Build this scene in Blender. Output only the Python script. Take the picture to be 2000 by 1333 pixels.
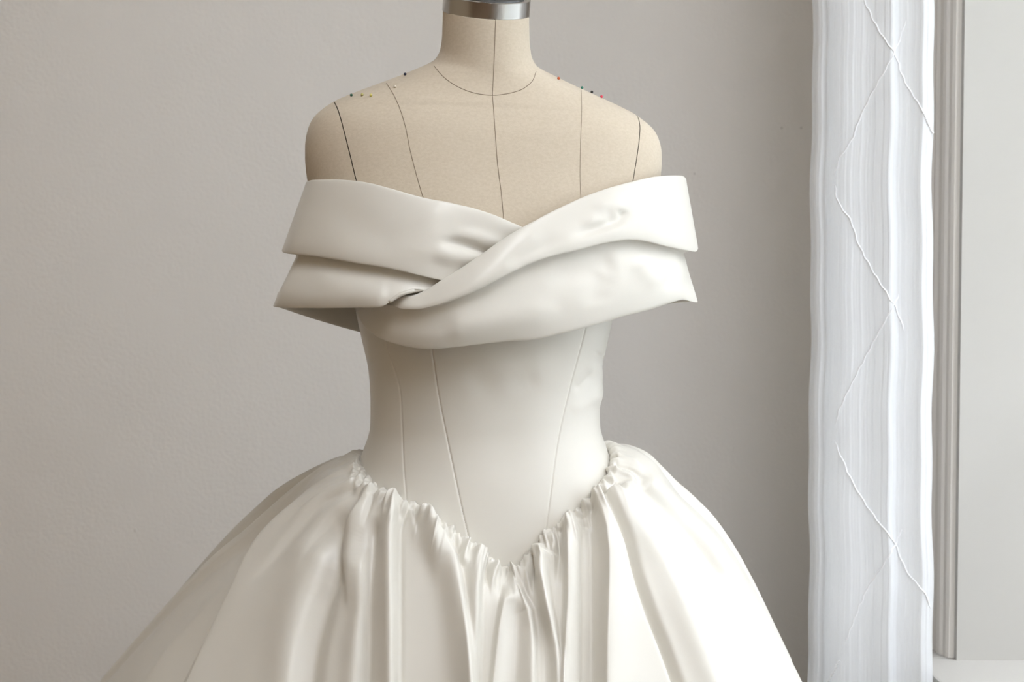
import bpy, bmesh, math, random
import numpy as np
from mathutils import Vector, Matrix
from mathutils.bvhtree import BVHTree

random.seed(4); rng = np.random.default_rng(7)
for o in list(bpy.data.objects): bpy.data.objects.remove(o)
scene = bpy.context.scene
C = scene.collection

# ------------------------------------------------------------------ camera
F = 2777.8                                   # focal length in pixels of the 2000 px wide frame
TILT = math.radians(2.26)
CAM = np.array([0.0, -1.72, 1.20])
cd = bpy.data.cameras.new('camera'); cd.sensor_width = 36; cd.lens = 50
cd.clip_start = 0.02; cd.clip_end = 200
cam = bpy.data.objects.new('camera', cd); C.objects.link(cam)
cam.location = CAM; cam.rotation_euler = (math.radians(90) - TILT, 0, 0)
cd.dof.use_dof = True; cd.dof.focus_distance = 1.60; cd.dof.aperture_fstop = 7.0
scene.camera = cam

# ------------------------------------------------------------------ light
scene.view_settings.view_transform = 'Standard'
scene.view_settings.look = 'None'
scene.view_settings.gamma = 1.0
scene.view_settings.use_curve_mapping = False
scene.view_settings.exposure = 0.37
world = bpy.data.worlds.new('overcast_sky'); scene.world = world
world.use_nodes = True
bg = world.node_tree.nodes['Background']
bg.inputs[0].default_value = (0.905, 0.94, 1.0, 1)
bg.inputs[1].default_value = 10.0

# room dimensions (metres)
XR, XL = 0.645, -2.7           # window wall, far side wall
YB, YF = 1.03, -3.6            # wall behind the gown, wall behind the photographer
ZC = 3.30
SILL, HEAD = 0.657, 2.42
WIN = [(-1.15, 0.329)]        # window in the right-hand wall (y ranges)
REV = 0.55                                    # depth of the window reveal
for (y0, y1) in WIN:
    ld = bpy.data.lights.new('window_portal', 'AREA'); ld.shape = 'RECTANGLE'
    ld.size = y1 - y0; ld.size_y = HEAD - SILL; ld.cycles.is_portal = True
    lo = bpy.data.objects.new('window_portal', ld); C.objects.link(lo)
    lo.location = (XR + REV + 0.03, (y0 + y1) / 2, (SILL + HEAD) / 2)
    lo.rotation_euler = (math.radians(90), 0, math.radians(90))

SKY = (0.0, 0.63, -3.30, -0.75)             # unseen ceiling opening added as a soft high key light (x0, x1, y0, y1)
ld = bpy.data.lights.new('added_skylight_portal', 'AREA'); ld.shape = 'RECTANGLE'
ld.size = SKY[1] - SKY[0]; ld.size_y = SKY[3] - SKY[2]; ld.cycles.is_portal = True
lo = bpy.data.objects.new('added_skylight_portal', ld); C.objects.link(lo)
lo.location = ((SKY[0] + SKY[1]) / 2, (SKY[2] + SKY[3]) / 2, ZC + 0.13)

# ------------------------------------------------------------------ helpers
ct, st_ = math.cos(TILT), math.sin(TILT)
def proj(p):
    v = np.asarray(p, float) - CAM
    d = v[..., 1] * ct - v[..., 2] * st_
    u = v[..., 1] * st_ + v[..., 2] * ct
    return 1000 + F * v[..., 0] / d, 666.5 - F * u / d
def ray(px, py):
    px, py = np.broadcast_arrays(np.asarray(px, float), np.asarray(py, float))
    a = (px - 1000) / F; b = (666.5 - py) / F
    return np.stack([a, ct + b * st_, -st_ + b * ct], -1)
def unproj(px, py, y):
    r = ray(px, py)
    k = (np.asarray(y, float) - CAM[1]) / r[..., 1]
    return CAM + r * k[..., None]
def zpy(py, y=0.0): return unproj(1000, py, y)[..., 2]

def spline(P, n, par=None):
    """resample a control polyline with a smooth cubic (chord-length Catmull-Rom) to n points"""
    P = np.asarray(P, float)
    if P.ndim == 1: P = P[:, None]
    q = P[:, :2] if par is None else np.asarray(par, float)[:, None]
    d = np.r_[0, np.cumsum(np.maximum(np.linalg.norm(np.diff(q, axis=0), axis=1), 1e-6))]
    return hermite(d, P, np.linspace(0, d[-1], n))
def hermite(x, P, xs):
    x = np.asarray(x, float); P = np.asarray(P, float)
    one = P.ndim == 1
    if one: P = P[:, None]
    h = np.diff(x); s = np.diff(P, axis=0) / h[:, None]
    m = np.zeros_like(P)
    m[0], m[-1] = s[0], s[-1]
    if len(x) > 2:
        a, b = s[:-1], s[1:]
        w = (h[1:] / (h[1:] + h[:-1]))[:, None]
        mm = a * w + b * (1 - w)
        lim = 3 * np.minimum(abs(a), abs(b))
        mono = a * b > 0
        m[1:-1] = np.where(mono, np.clip(mm, -lim, lim), mm * 0.35)
    xs = np.clip(np.asarray(xs, float), x[0], x[-1])
    i = np.clip(np.searchsorted(x, xs, side='right') - 1, 0, len(h) - 1)
    t = ((xs - x[i]) / h[i])[:, None]; hh = h[i][:, None]
    r = (2*t**3 - 3*t**2 + 1) * P[i] + (t**3 - 2*t**2 + t) * hh * m[i] + (-2*t**3 + 3*t**2) * P[i+1] + (t**3 - t**2) * hh * m[i+1]
    return r[:, 0] if one else r
def sstep(a, b, x):
    t = np.clip((np.asarray(x, float) - a) / (b - a), 0, 1); return t * t * (3 - 2 * t)

def link(o, parent=None):
    C.objects.link(o)
    if parent is not None: o.parent = parent; o.matrix_parent_inverse = parent.matrix_world.inverted()
    return o
def tag(o, label=None, cat=None, group=None, kind=None):
    if label: o['label'] = label
    if cat: o['category'] = cat
    if group: o['group'] = group
    if kind: o['kind'] = kind
    return o
def empty(name, loc):
    e = bpy.data.objects.new(name, None); e.location = loc; e.empty_display_size = 0.05
    C.objects.link(e); e.matrix_world = Matrix.Translation(loc); return e
def mesh_obj(name, verts, faces, mat, parent=None, smooth=True):
    me = bpy.data.meshes.new(name)
    me.from_pydata([tuple(v) for v in verts] if not isinstance(verts, np.ndarray) else verts.tolist(), [], faces if isinstance(faces, list) else faces.tolist())
    me.update()
    if smooth: me.polygons.foreach_set('use_smooth', np.ones(len(me.polygons), bool))
    me.materials.append(mat)
    return link(bpy.data.objects.new(name, me), parent)
def grid_faces(nu, nv, cu=False):
    i = np.arange(nu if cu else nu - 1); j = np.arange(nv - 1)
    I, J = np.meshgrid(i, j, indexing='ij'); I2 = (I + 1) % nu
    return np.stack([I * nv + J, I2 * nv + J, I2 * nv + J + 1, I * nv + J + 1], -1).reshape(-1, 4)
def grid_normals(G, cu=False):
    if cu:
        du = np.roll(G, -1, 0) - np.roll(G, 1, 0)
    else:
        du = np.gradient(G, axis=0)
    dv = np.gradient(G, axis=1)
    n = np.cross(du, dv); l = np.linalg.norm(n, axis=-1, keepdims=True)
    return n / np.maximum(l, 1e-12)
def bm_obj(name, bm, mat, parent=None, smooth=False):
    me = bpy.data.meshes.new(name); bm.to_mesh(me); bm.free()
    if smooth: me.polygons.foreach_set('use_smooth', np.ones(len(me.polygons), bool))
    me.materials.append(mat)
    return link(bpy.data.objects.new(name, me), parent)
def box(bm, x0, x1, y0, y1, z0, z1):
    r = bmesh.ops.create_cube(bm, size=1.0)
    for v in r['verts']:
        v.co = Vector(((x0 + x1) / 2 + v.co.x * (x1 - x0), (y0 + y1) / 2 + v.co.y * (y1 - y0), (z0 + z1) / 2 + v.co.z * (z1 - z0)))
    return r['verts']
def box_obj(name, dims, mat, parent=None, bevel=0.0):
    bm = bmesh.new(); box(bm, *dims)
    if bevel: bmesh.ops.bevel(bm, geom=bm.edges[:], offset=bevel, segments=2, affect='EDGES', profile=0.6)
    return bm_obj(name, bm, mat, parent)
def tube(name, pts, r, mat, parent=None, ns=6, taper=False):
    pts = np.asarray(pts, float); n = len(pts)
    t = np.gradient(pts, axis=0); t /= np.maximum(np.linalg.norm(t, axis=1, keepdims=True), 1e-9)
    ref = np.array([0.31, 0.9, 0.2]); a = np.cross(t, ref); a /= np.linalg.norm(a, axis=1, keepdims=True); b = np.cross(t, a)
    rr = np.full(n, r) if np.isscalar(r) else np.asarray(r)
    if taper: rr = rr * np.minimum(1, np.minimum(np.arange(n) + 0.3, n - 0.7 - np.arange(n)) / 3)
    ang = np.linspace(0, 2 * math.pi, ns, endpoint=False)
    V = pts[:, None] + rr[:, None, None] * (np.cos(ang)[None, :, None] * a[:, None] + np.sin(ang)[None, :, None] * b[:, None])
    fc = []
    for i in range(n - 1):
        for j in range(ns):
            k = (j + 1) % ns
            fc.append((i*ns+j, i*ns+k, (i+1)*ns+k, (i+1)*ns+j))
    fc.append(tuple(range(ns))[::-1]); fc.append(tuple((n-1)*ns + j for j in range(ns)))
    return mesh_obj(name, V.reshape(-1, 3), fc, mat, parent)

def creases(G, N, CR, mask=None):
    """push a modelled cloth along its normal with ridges / tucks that run along measured lines.
    CR entries: (polyline, amplitude in mm, width on the left of the line, width on the right, fade-in px, fade-out px)"""
    sh = G.shape; P = G.reshape(-1, 3); n = N.reshape(-1, 3)
    px, py = proj(P); disp = np.zeros(len(P))
    wgt = np.ones(len(P)) if mask is None else mask.reshape(-1).astype(float)
    ok = wgt > 0.001
    for (pl, amp, wl, wr, fi, fo) in CR:
        pl = np.asarray(pl, float)
        if pl[-1, 1] > 1322:
            d = pl[-1] - pl[-2]; d /= np.linalg.norm(d); pl = np.vstack([pl, pl[-1] + d * 500])
        if len(pl) > 2: pl = spline(pl, max(12, 4 * len(pl)))
        w = 3.2 * max(wl, wr)
        sel = np.where(ok & (px > pl[:, 0].min() - w) & (px < pl[:, 0].max() + w) & (py > pl[:, 1].min() - w) & (py < pl[:, 1].max() + w))[0]
        if not len(sel): continue
        q = np.stack([px[sel], py[sel]], -1)
        best = np.full(len(sel), 1e9); sd = np.zeros(len(sel)); arc = np.zeros(len(sel)); L = 0.0
        for a, b in zip(pl[:-1], pl[1:]):
            e = b - a; le = np.linalg.norm(e)
            tt = np.clip(((q - a) @ e) / (le * le), 0, 1)
            c = a + tt[:, None] * e; dv = q - c; dd = np.linalg.norm(dv, axis=1)
            s = e[0] * dv[:, 1] - e[1] * dv[:, 0]        # >0: right-hand of travel in image (y down) = screen left when going down
            up = dd < best
            best = np.where(up, dd, best); sd = np.where(up, np.where(s > 0, -dd, dd), sd); arc = np.where(up, L + tt * le, arc); L += le
        wdt = np.where(sd < 0, wl, wr)
        f = np.exp(-(sd / wdt) ** 2)
        if fi: f = f * sstep(-0.02 * fi, fi, arc)
        if fo: f = f * (1 - sstep(L - fo, L, arc))
        disp[sel] += amp * 0.001 * f
    return (P + n * (disp * wgt)[:, None]).reshape(sh)

# ------------------------------------------------------------------ materials
def new_mat(name, col, rough=0.6, **kw):
    m = bpy.data.materials.new(name); m.use_nodes = True
    b = m.node_tree.nodes['Principled BSDF']
    b.inputs['Base Color'].default_value = (*col, 1); b.inputs['Roughness'].default_value = rough
    for k, v in kw.items(): b.inputs[k.replace('_', ' ')].default_value = v
    return m
def nodes(m): return m.node_tree.nodes, m.node_tree.links, m.node_tree.nodes['Principled BSDF']
def add_bump(m, scale, strength, dist, kind='noise', detail=2.0, stretch=None):
    n, l, b = nodes(m)
    tc = n.new('ShaderNodeTexCoord'); src = tc.outputs['Object']
    if stretch:
        mp = n.new('ShaderNodeMapping'); mp.inputs['Scale'].default_value = stretch; l.new(src, mp.inputs[0]); src = mp.outputs[0]
    if kind == 'noise':
        t = n.new('ShaderNodeTexNoise'); t.inputs['Scale'].default_value = scale; t.inputs['Detail'].default_value = detail
    else:
        t = n.new('ShaderNodeTexVoronoi'); t.inputs['Scale'].default_value = scale
    l.new(src, t.inputs['Vector'])
    bp = n.new('ShaderNodeBump'); bp.inputs['Strength'].default_value = strength; bp.inputs['Distance'].default_value = dist
    l.new(t.outputs[0], bp.inputs['Height']); l.new(bp.outputs[0], b.inputs['Normal'])
    return t
def mottle(m, c1, c2, scale, detail=4.0, stretch=None):
    n, l, b = nodes(m)
    tc = n.new('ShaderNodeTexCoord'); src = tc.outputs['Object']
    if stretch:
        mp = n.new('ShaderNodeMapping'); mp.inputs['Scale'].default_value = stretch; l.new(src, mp.inputs[0]); src = mp.outputs[0]
    t = n.new('ShaderNodeTexNoise'); t.inputs['Scale'].default_value = scale; t.inputs['Detail'].default_value = detail
    l.new(src, t.inputs['Vector'])
    r = n.new('ShaderNodeValToRGB'); r.color_ramp.elements[0].position = 0.3; r.color_ramp.elements[1].position = 0.7
    r.color_ramp.elements[0].color = (*c1, 1); r.color_ramp.elements[1].color = (*c2, 1)
    l.new(t.outputs[0], r.inputs[0]); l.new(r.outputs[0], b.inputs['Base Color'])

M = {}
M['wall'] = new_mat('painted_wall', (0.90, 0.875, 0.84), 0.75); add_bump(M['wall'], 130, 0.6, 0.0015, detail=3.0)
M['warm_wall'] = new_mat('tan_wall', (0.70, 0.58, 0.42), 0.8); add_bump(M['warm_wall'], 130, 0.4, 0.0015)
M['trim'] = new_mat('painted_trim', (0.74, 0.70, 0.65), 0.45); add_bump(M['trim'], 60, 0.08, 0.0006)
M['jamb'] = new_mat('shade_toned_jamb', (0.46, 0.445, 0.415), 0.5); add_bump(M['jamb'], 60, 0.08, 0.0006)  # trim colour darkened to stand in for weaker light on jamb and sill
M['ceiling'] = new_mat('ceiling_paint', (0.82, 0.81, 0.79), 0.85); add_bump(M['ceiling'], 150, 0.2, 0.001)
M['floor'] = new_mat('walnut_floor', (0.24, 0.16, 0.10), 0.45); mottle(M['floor'], (0.20, 0.13, 0.08), (0.29, 0.20, 0.13), 6, 5, (8, 0.8, 1))
M['grass'] = new_mat('dry_lawn', (0.25, 0.25, 0.15), 0.9); mottle(M['grass'], (0.20, 0.21, 0.12), (0.30, 0.30, 0.19), 3)
M['stucco'] = new_mat('stucco', (0.52, 0.55, 0.58), 0.9); add_bump(M['stucco'], 60, 0.3, 0.004)
M['roof'] = new_mat('roofing', (0.22, 0.21, 0.20), 0.9); add_bump(M['roof'], 40, 0.3, 0.004)
M['linen'] = new_mat('linen', (0.60, 0.515, 0.40), 0.85, Sheen_Weight=0.15)
mottle(M['linen'], (0.575, 0.49, 0.375), (0.63, 0.545, 0.43), 260, 3, (1, 1, 1.6)); add_bump(M['linen'], 900, 0.25, 0.0004, detail=1.0)
M['thread'] = new_mat('seam_thread', (0.28, 0.22, 0.16), 0.9); add_bump(M['thread'], 900, 0.2, 0.0003)
M['satin'] = new_mat('ivory_satin', (0.715, 0.685, 0.62), 0.36, Sheen_Weight=0.12, Sheen_Roughness=0.4, Specular_IOR_Level=0.5)
add_bump(M['satin'], 1100, 0.06, 0.0003, detail=1.0)
M['steel'] = new_mat('brushed_steel', (0.46, 0.44, 0.42), 0.22, Metallic=1.0); add_bump(M['steel'], 300, 0.05, 0.0004, stretch=(1, 1, 30))
M['iron'] = new_mat('stand_iron', (0.10, 0.10, 0.10), 0.4, Metallic=0.8); add_bump(M['iron'], 200, 0.05, 0.0004)
def sheer(name, col, alpha):
    m = bpy.data.materials.new(name); m.use_nodes = True
    n, l = m.node_tree.nodes, m.node_tree.links; n.clear()
    out = n.new('ShaderNodeOutputMaterial'); d = n.new('ShaderNodeBsdfDiffuse'); t = n.new('ShaderNodeBsdfTranslucent'); tr = n.new('ShaderNodeBsdfTransparent')
    a = n.new('ShaderNodeMixShader'); b = n.new('ShaderNodeMixShader')
    d.inputs[0].default_value = (*col, 1); t.inputs[0].default_value = (*col, 1)
    a.inputs[0].default_value = 0.38; b.inputs[0].default_value = alpha
    tc = n.new('ShaderNodeTexCoord'); mp = n.new('ShaderNodeMapping'); mp.inputs['Scale'].default_value = (1, 1, 0.03)
    nz = n.new('ShaderNodeTexNoise'); nz.inputs['Scale'].default_value = 300; nz.inputs['Detail'].default_value = 2
    bp = n.new('ShaderNodeBump'); bp.inputs['Strength'].default_value = 0.35; bp.inputs['Distance'].default_value = 0.001
    l.new(tc.outputs['Object'], mp.inputs[0]); l.new(mp.outputs[0], nz.inputs['Vector']); l.new(nz.outputs[0], bp.inputs['Height'])
    l.new(bp.outputs[0], d.inputs['Normal'])
    l.new(d.outputs[0], a.inputs[1]); l.new(t.outputs[0], a.inputs[2])
    l.new(tr.outputs[0], b.inputs[1]); l.new(a.outputs[0], b.inputs[2]); l.new(b.outputs[0], out.inputs[0])
    return m
M['sheer'] = sheer('sheer_voile', (0.94, 0.955, 0.98), 0.88)
M['tuck'] = new_mat('voile_pintuck', (0.90, 0.91, 0.93), 0.8); add_bump(M['tuck'], 500, 0.1, 0.0004)
def glass():
    m = bpy.data.materials.new('window_glass'); m.use_nodes = True
    n, l = m.node_tree.nodes, m.node_tree.links; n.clear()
    out = n.new('ShaderNodeOutputMaterial'); g = n.new('ShaderNodeBsdfGlossy'); g.inputs['Roughness'].default_value = 0.02
    tr = n.new('ShaderNodeBsdfTransparent'); mx = n.new('ShaderNodeMixShader'); mx.inputs[0].default_value = 0.06
    l.new(tr.outputs[0], mx.inputs[1]); l.new(g.outputs[0], mx.inputs[2]); l.new(mx.outputs[0], out.inputs[0]); return m
M['glass'] = glass()
def pin_mat(name, col):
    m = new_mat(name, col, 0.25); add_bump(m, 400, 0.01, 0.0001); return m

# ------------------------------------------------------------------ room shell
def struct(name, dims, mat, parent=None, bevel=0.0):
    o = box_obj(name, dims, mat, parent, bevel)
    if parent is None: o['kind'] = 'structure'
    return o
XO = XR + REV                                   # outer face of the window wall
struct('floor', (XL - 0.1, XO, YF - 0.1, YB + 0.1, -0.05, 0.0), M['floor'])
bm = bmesh.new()                                # ceiling, cut open for the added key light
box(bm, XL - 0.1, XO, YF - 0.1, SKY[2], ZC, ZC + 0.10); box(bm, XL - 0.1, XO, SKY[3], YB + 0.1, ZC, ZC + 0.10)
box(bm, XL - 0.1, SKY[0], SKY[2], SKY[3], ZC, ZC + 0.10); box(bm, SKY[1], XO, SKY[2], SKY[3], ZC, ZC + 0.10)
bm_obj('ceiling', bm, M['ceiling'])['kind'] = 'structure'
rl = empty('added_skylight', ((SKY[0] + SKY[1]) / 2, (SKY[2] + SKY[3]) / 2, ZC + 0.10)); rl['kind'] = 'structure'  # frame and glass of the skylight added for its light
for d in ((SKY[0] - 0.05, SKY[0], SKY[2] - 0.05, SKY[3] + 0.05), (SKY[1], SKY[1] + 0.05, SKY[2] - 0.05, SKY[3] + 0.05), (SKY[0], SKY[1], SKY[2] - 0.05, SKY[2]), (SKY[0], SKY[1], SKY[3], SKY[3] + 0.05)):
    box_obj('added_skylight_frame', (*d, ZC + 0.10, ZC + 0.16), M['trim'], rl, 0.003)
box_obj('pane', (SKY[0], SKY[1], SKY[2], SKY[3], ZC + 0.11, ZC + 0.114), M['glass'], rl)
wall_back = struct('wall_back', (XL - 0.1, XO, YB, YB + 0.1, 0, ZC), M['wall'])
struct('wall_left', (XL - 0.1, XL, YF, YB, 0, ZC), M['warm_wall'])
struct('wall_front', (XL - 0.1, XO, YF - 0.1, YF, 0, ZC), M['warm_wall'])
bm = bmesh.new()                                # the wall with the window openings
ys = sorted([YF, YB] + [v for w in WIN for v in w])
box(bm, XR, XO, YF, YB, 0, SILL - 0.03); box(bm, XR, XO, YF, YB, HEAD, ZC)
for a, b in zip(ys[0::2], ys[1::2]): box(bm, XR, XO, a, b, SILL - 0.03, HEAD)
wr = bm_obj('wall_right', bm, M['wall']); wr['kind'] = 'structure'
struct('baseboard_back', (XL, XR, YB - 0.015, YB, 0, 0.12), M['trim'], bevel=0.004)
# little chips and specks in the paint of the wall behind the gown
def chip(px, py, r, name, mat):
    p = unproj(px, py, YB); bm = bmesh.new(); bmesh.ops.create_icosphere(bm, subdivisions=2, radius=1)
    for v in bm.verts:
        k = 1 + 0.3 * math.sin(5 * v.co.x + 3 * v.co.z)
        v.co = Vector((p[0] + v.co.x * r * k, YB - 0.0002 + v.co.y * 0.0012, p[2] + v.co.z * r * 1.4 * k))
    bm_obj(name, bm, mat, wall_back, True)
M['chip'] = new_mat('paint_chip_filler', (0.80, 0.78, 0.75), 0.7); add_bump(M['chip'], 300, 0.1, 0.0005)
M['speck'] = new_mat('paint_speck', (0.42, 0.40, 0.37), 0.8); add_bump(M['speck'], 300, 0.1, 0.0005)
chip(265, 1036, 0.0026, 'paint_chip', M['chip']); chip(221, 1040, 0.0016, 'paint_chip', M['chip'])
for q in ((1565, 250), (1527, 250), (1357, 339)): chip(*q, 0.0012, 'paint_speck', M['speck'])

def window(name, y0, y1):
    w = empty(name, (XR, (y0 + y1) / 2, SILL)); w['kind'] = 'structure'
    # moulded casing: stepped profile, mitred by simple overlap at the head
    prof = [(0.000, 0.000), (0.000, 0.010), (0.006, 0.013), (0.018, 0.013), (0.022, 0.017), (0.030, 0.019), (0.036, 0.016), (0.050, 0.017),
            (0.056, 0.021), (0.062, 0.021), (0.066, 0.025), (0.080, 0.028), (0.092, 0.028), (0.096, 0.024), (0.096, 0.000)]   # (away from the opening, proud of the wall)
    for (ye, sg) in ((y1, 1), (y0, -1)):
        V = []; n = len(prof)
        for z in (SILL, HEAD + 0.0):
            for (q, h) in prof: V.append((XR - h, ye + sg * q, z))
        fc = [(i, i + 1, n + i + 1, n + i) for i in range(n - 1)] + [tuple(range(n)), tuple(range(2 * n - 1, n - 1, -1))]
        mesh_obj('casing', V, fc, M['trim'], w, smooth=False)
    box_obj('head_casing', (XR - 0.03, XR, y0 - 0.11, y1 + 0.11, HEAD, HEAD + 0.12), M['trim'], w, 0.004)
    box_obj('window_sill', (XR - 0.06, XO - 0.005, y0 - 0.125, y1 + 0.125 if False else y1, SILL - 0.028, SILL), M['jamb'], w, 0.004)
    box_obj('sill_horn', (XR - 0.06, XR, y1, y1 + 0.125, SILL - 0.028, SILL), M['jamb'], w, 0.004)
    box_obj('apron', (XR - 0.018, XR, y0 - 0.1, y1 + 0.1, SILL - 0.115, SILL - 0.029), M['trim'], w, 0.003)
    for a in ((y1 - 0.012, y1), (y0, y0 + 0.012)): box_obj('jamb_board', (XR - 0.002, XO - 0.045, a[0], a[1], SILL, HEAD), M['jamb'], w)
    x0, x1 = XO - 0.045, XO - 0.005
    for a in ((x0, x1, y0, y0 + 0.05, SILL, HEAD), (x0, x1, y1 - 0.05, y1, SILL, HEAD)): box_obj('sash_stile', a, M['trim'], w, 0.003)
    zm = (SILL + HEAD) / 2
    for a in ((SILL, SILL + 0.06), (zm - 0.025, zm + 0.025), (HEAD - 0.05, HEAD)): box_obj('sash_rail', (x0, x1, y0 + 0.05, y1 - 0.05, a[0], a[1]), M['trim'], w, 0.003)
    for a in ((SILL + 0.06, zm - 0.025), (zm + 0.025, HEAD - 0.05)): box_obj('pane', (x0 + 0.018, x0 + 0.022, y0 + 0.05, y1 - 0.05, a[0], a[1]), M['glass'], w)
window('window_1', *WIN[0])
hs = empty('added_house', (3.0, 0, -0.4)); hs['kind'] = 'structure'  # unseen house added to block the low sky outside the window
box_obj('added_house_wall', (3.0, 8.2, -9, 9, -0.4, 3.3), M['stucco'], hs); box_obj('added_house_roof', (2.8, 8.4, -9.2, 9.2, 3.3, 3.55), M['roof'], hs, 0.02)
gr = box_obj('lawn', (-40, 40, -40, 40, -0.5, -0.4), M['grass']); gr['kind'] = 'structure'

# ------------------------------------------------------------------ the body shape shared by dress form and bodice
X0 = -0.032; YAW = math.radians(10)
cy, sy = math.cos(YAW), math.sin(YAW)
# py at the axis, half width, front depth, back depth, centre shift in y, forward tilt (deg), roundness
BODY = np.array([
 (  33, .0508, .0512, .0512, -.030, 20, 2.0),
 (  66, .0513, .0522, .0525, -.028, 17, 2.0),
 (  98, .0528, .0545, .0560, -.0245, 15, 2.0),
 ( 117, .0560, .0570, .0600, -.0215, 14, 2.0),
 ( 130, .0625, .0590, .0640, -.019, 13, 2.0),
 ( 145, .0825, .0615, .0700, -.016, 10, 2.0),
 ( 161, .1060, .0655, .0760, -.0125,  8, 2.05),
 ( 178, .1330, .0715, .0830, -.008,  6, 2.1),
 ( 195, .1590, .0780, .0890, -.004,  4.5, 2.2),
 ( 210, .1790, .0830, .0940, -.002,  3.2, 2.3),
 ( 225, .1930, .0875, .0980,  .000,  2.2, 2.4),
 ( 245, .2055, .0920, .1020,  .000,  1, 2.5),
 ( 270, .2125, .0975, .1060,  .000,  0, 2.5),
 ( 300, .2150, .1020, .1080,  .000,  0, 2.5),
 ( 350, .2130, .1090, .1090,  .000,  0, 2.45),
 ( 400, .2050, .1170, .1080,  .000,  0, 2.4),
 ( 460, .1830, .1250, .1060,  .000,  0, 2.3),
 ( 530, .1640, .1290, .1040,  .000,  0, 2.2),
 ( 600, .1530, .1270, .1000,  .000,  0, 2.15),
 ( 660, .1450, .1200, .0960,  .000,  0, 2.1),
 ( 720, .1370, .1120, .0930,  .000,  0, 2.1),
 ( 780, .1345, .1070, .0930,  .000,  0, 2.1),
 ( 830, .1350, .1070, .0970,  .000,  0, 2.1),
 ( 880, .1440, .1110, .1040,  .000,  0, 2.1),
 ( 930, .1560, .1180, .1120,  .000,  0, 2.1),
 (1000, .1680, .1260, .1220,  .000,  0, 2.15),
 (1112, .1780, .1340, .1330,  .000,  0, 2.2),
 (1250, .1800, .1330, .1360,  .000,  0, 2.2)])
BZ = zpy(BODY[:, 0])
def body(z, al, off=0.0):
    """point of the torso surface at height z and local angle al (0 = centre front), pushed out by off"""
    z = np.asarray(z, float); al = np.asarray(al, float); z, al = np.broadcast_arrays(z, al)
    R = hermite(-BZ, BODY[:, 1:], -z.reshape(-1)).reshape(z.shape + (6,))
    a, bf, bb, yc, tl, n = [R[..., k] for k in range(6)]
    s, c = np.sin(al), np.cos(al); e = 2.0 / n
    b = np.where(c > 0, bf, bb)
    x = (a + off) * np.sign(s) * np.abs(s) ** e
    y = -(b + off) * np.sign(c) * np.abs(c) ** e
    zz = z + y * np.tan(np.radians(tl)) - 0.021 * x * sstep(float(BZ[14]), float(BZ[10]), z); y = y + yc
    return np.stack([X0 + x * cy - (y - 0.75 * yc) * sy, x * sy + y * cy, zz], -1)

# ------------------------------------------------------------------ dress form
form = empty('dress_form', (X0, 0, 0))
tag(form, 'beige linen tailor dress form with steel neck cap wearing the gown', 'dress form')
NA = 160
zrow = np.concatenate([np.linspace(BZ[0], zpy(250), 110), np.linspace(zpy(250), zpy(460), 40)[1:], np.linspace(zpy(460), BZ[-1], 50)[1:]])
al = np.linspace(0, 2 * math.pi, NA, endpoint=False)
G = body(zrow[None, :], al[:, None])
nv = len(zrow)
V = np.vstack([G.reshape(-1, 3), [G[:, 0].mean(0), G[:, -1].mean(0)]])
FC = [tuple(f) for f in grid_faces(NA, nv, True)]
FC += [((i + 1) % NA * nv, i * nv, NA * nv) for i in range(NA)] + [(i * nv + nv - 1, (i + 1) % NA * nv + nv - 1, NA * nv + 1) for i in range(NA)]
bvh = BVHTree.FromPolygons([Vector(v) for v in V], FC)
def hit(px, py, tree=bvh, off=0.0):
    r = ray(px, py); d = Vector(r).normalized()
    loc, nrm, idx, dist = tree.ray_cast(Vector(CAM), d)
    if loc is None: return None, None
    if nrm.dot(d) > 0: nrm = -nrm
    return loc + nrm * off, nrm
me = bpy.data.meshes.new('body_raw'); me.from_pydata(V.tolist(), [], FC); me.update()
zt, zl = float(zpy(205)), float(zpy(352))
def cut(side, keep_out, gap):
    bm = bmesh.new(); bm.from_mesh(me); bmesh.ops.recalc_face_normals(bm, faces=bm.faces[:])
    for s in ((-1, 1) if side == 0 else (side,)):
        # armhole plane through local x = .183 at the shoulder and .163 lower down
        p0 = Vector((s * (0.182 + gap), 0, zt)); p1 = Vector((s * (0.162 + gap), 0, zl))
        nrm = (p1 - p0).cross(Vector((0, 1, 0))); nrm.normalize()
        if nrm.x * s < 0: nrm = -nrm
        R = Matrix.Rotation(YAW, 4, 'Z'); T = Matrix.Translation((X0, 0, 0))
        pw = T @ R @ p0; nw = R.to_3x3() @ nrm
        geom = bm.verts[:] + bm.edges[:] + bm.faces[:]
        bmesh.ops.bisect_plane(bm, geom=geom, plane_co=pw, plane_no=nw, clear_inner=keep_out, clear_outer=not keep_out)
        edges = [e for e in bm.edges if e.is_boundary]
        if edges: bmesh.ops.holes_fill(bm, edges=edges, sides=0)
    if keep_out:      # only the arm cap, not the hips
        dl = [v for v in bm.verts if v.co.z < zpy(520)]; bmesh.ops.delete(bm, geom=dl, context='VERTS')
    return bm
def shade(o, ang=40):
    o.data.polygons.foreach_set('use_smooth', np.ones(len(o.data.polygons), bool))
    o.data.set_sharp_from_angle(angle=math.radians(ang))
tor = bm_obj('torso', cut(0, False, 0.0), M['linen'], form); shade(tor)
for s in (-1, 1):
    o = bm_obj('arm_cap', cut(s, True, 0.0010), M['linen'], form); shade(o)
def seam(pts, r=0.00042, n=60, tree=bvh, name='seam', mat=None, parent=form, off=0.0001):
    q = spline(pts, n); out = []
    for a in q:
        p, nn = hit(a[0], a[1], tree, off)
        if p is not None: out.append(tuple(p))
    if len(out) > 3: return tube(name, out, r, mat or M['thread'], parent, 6)
seam([(968, 37), (966, 100), (962, 186)]); seam([(962, 186), (966, 240), (972, 320), (980, 385), (985, 450)])
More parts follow.
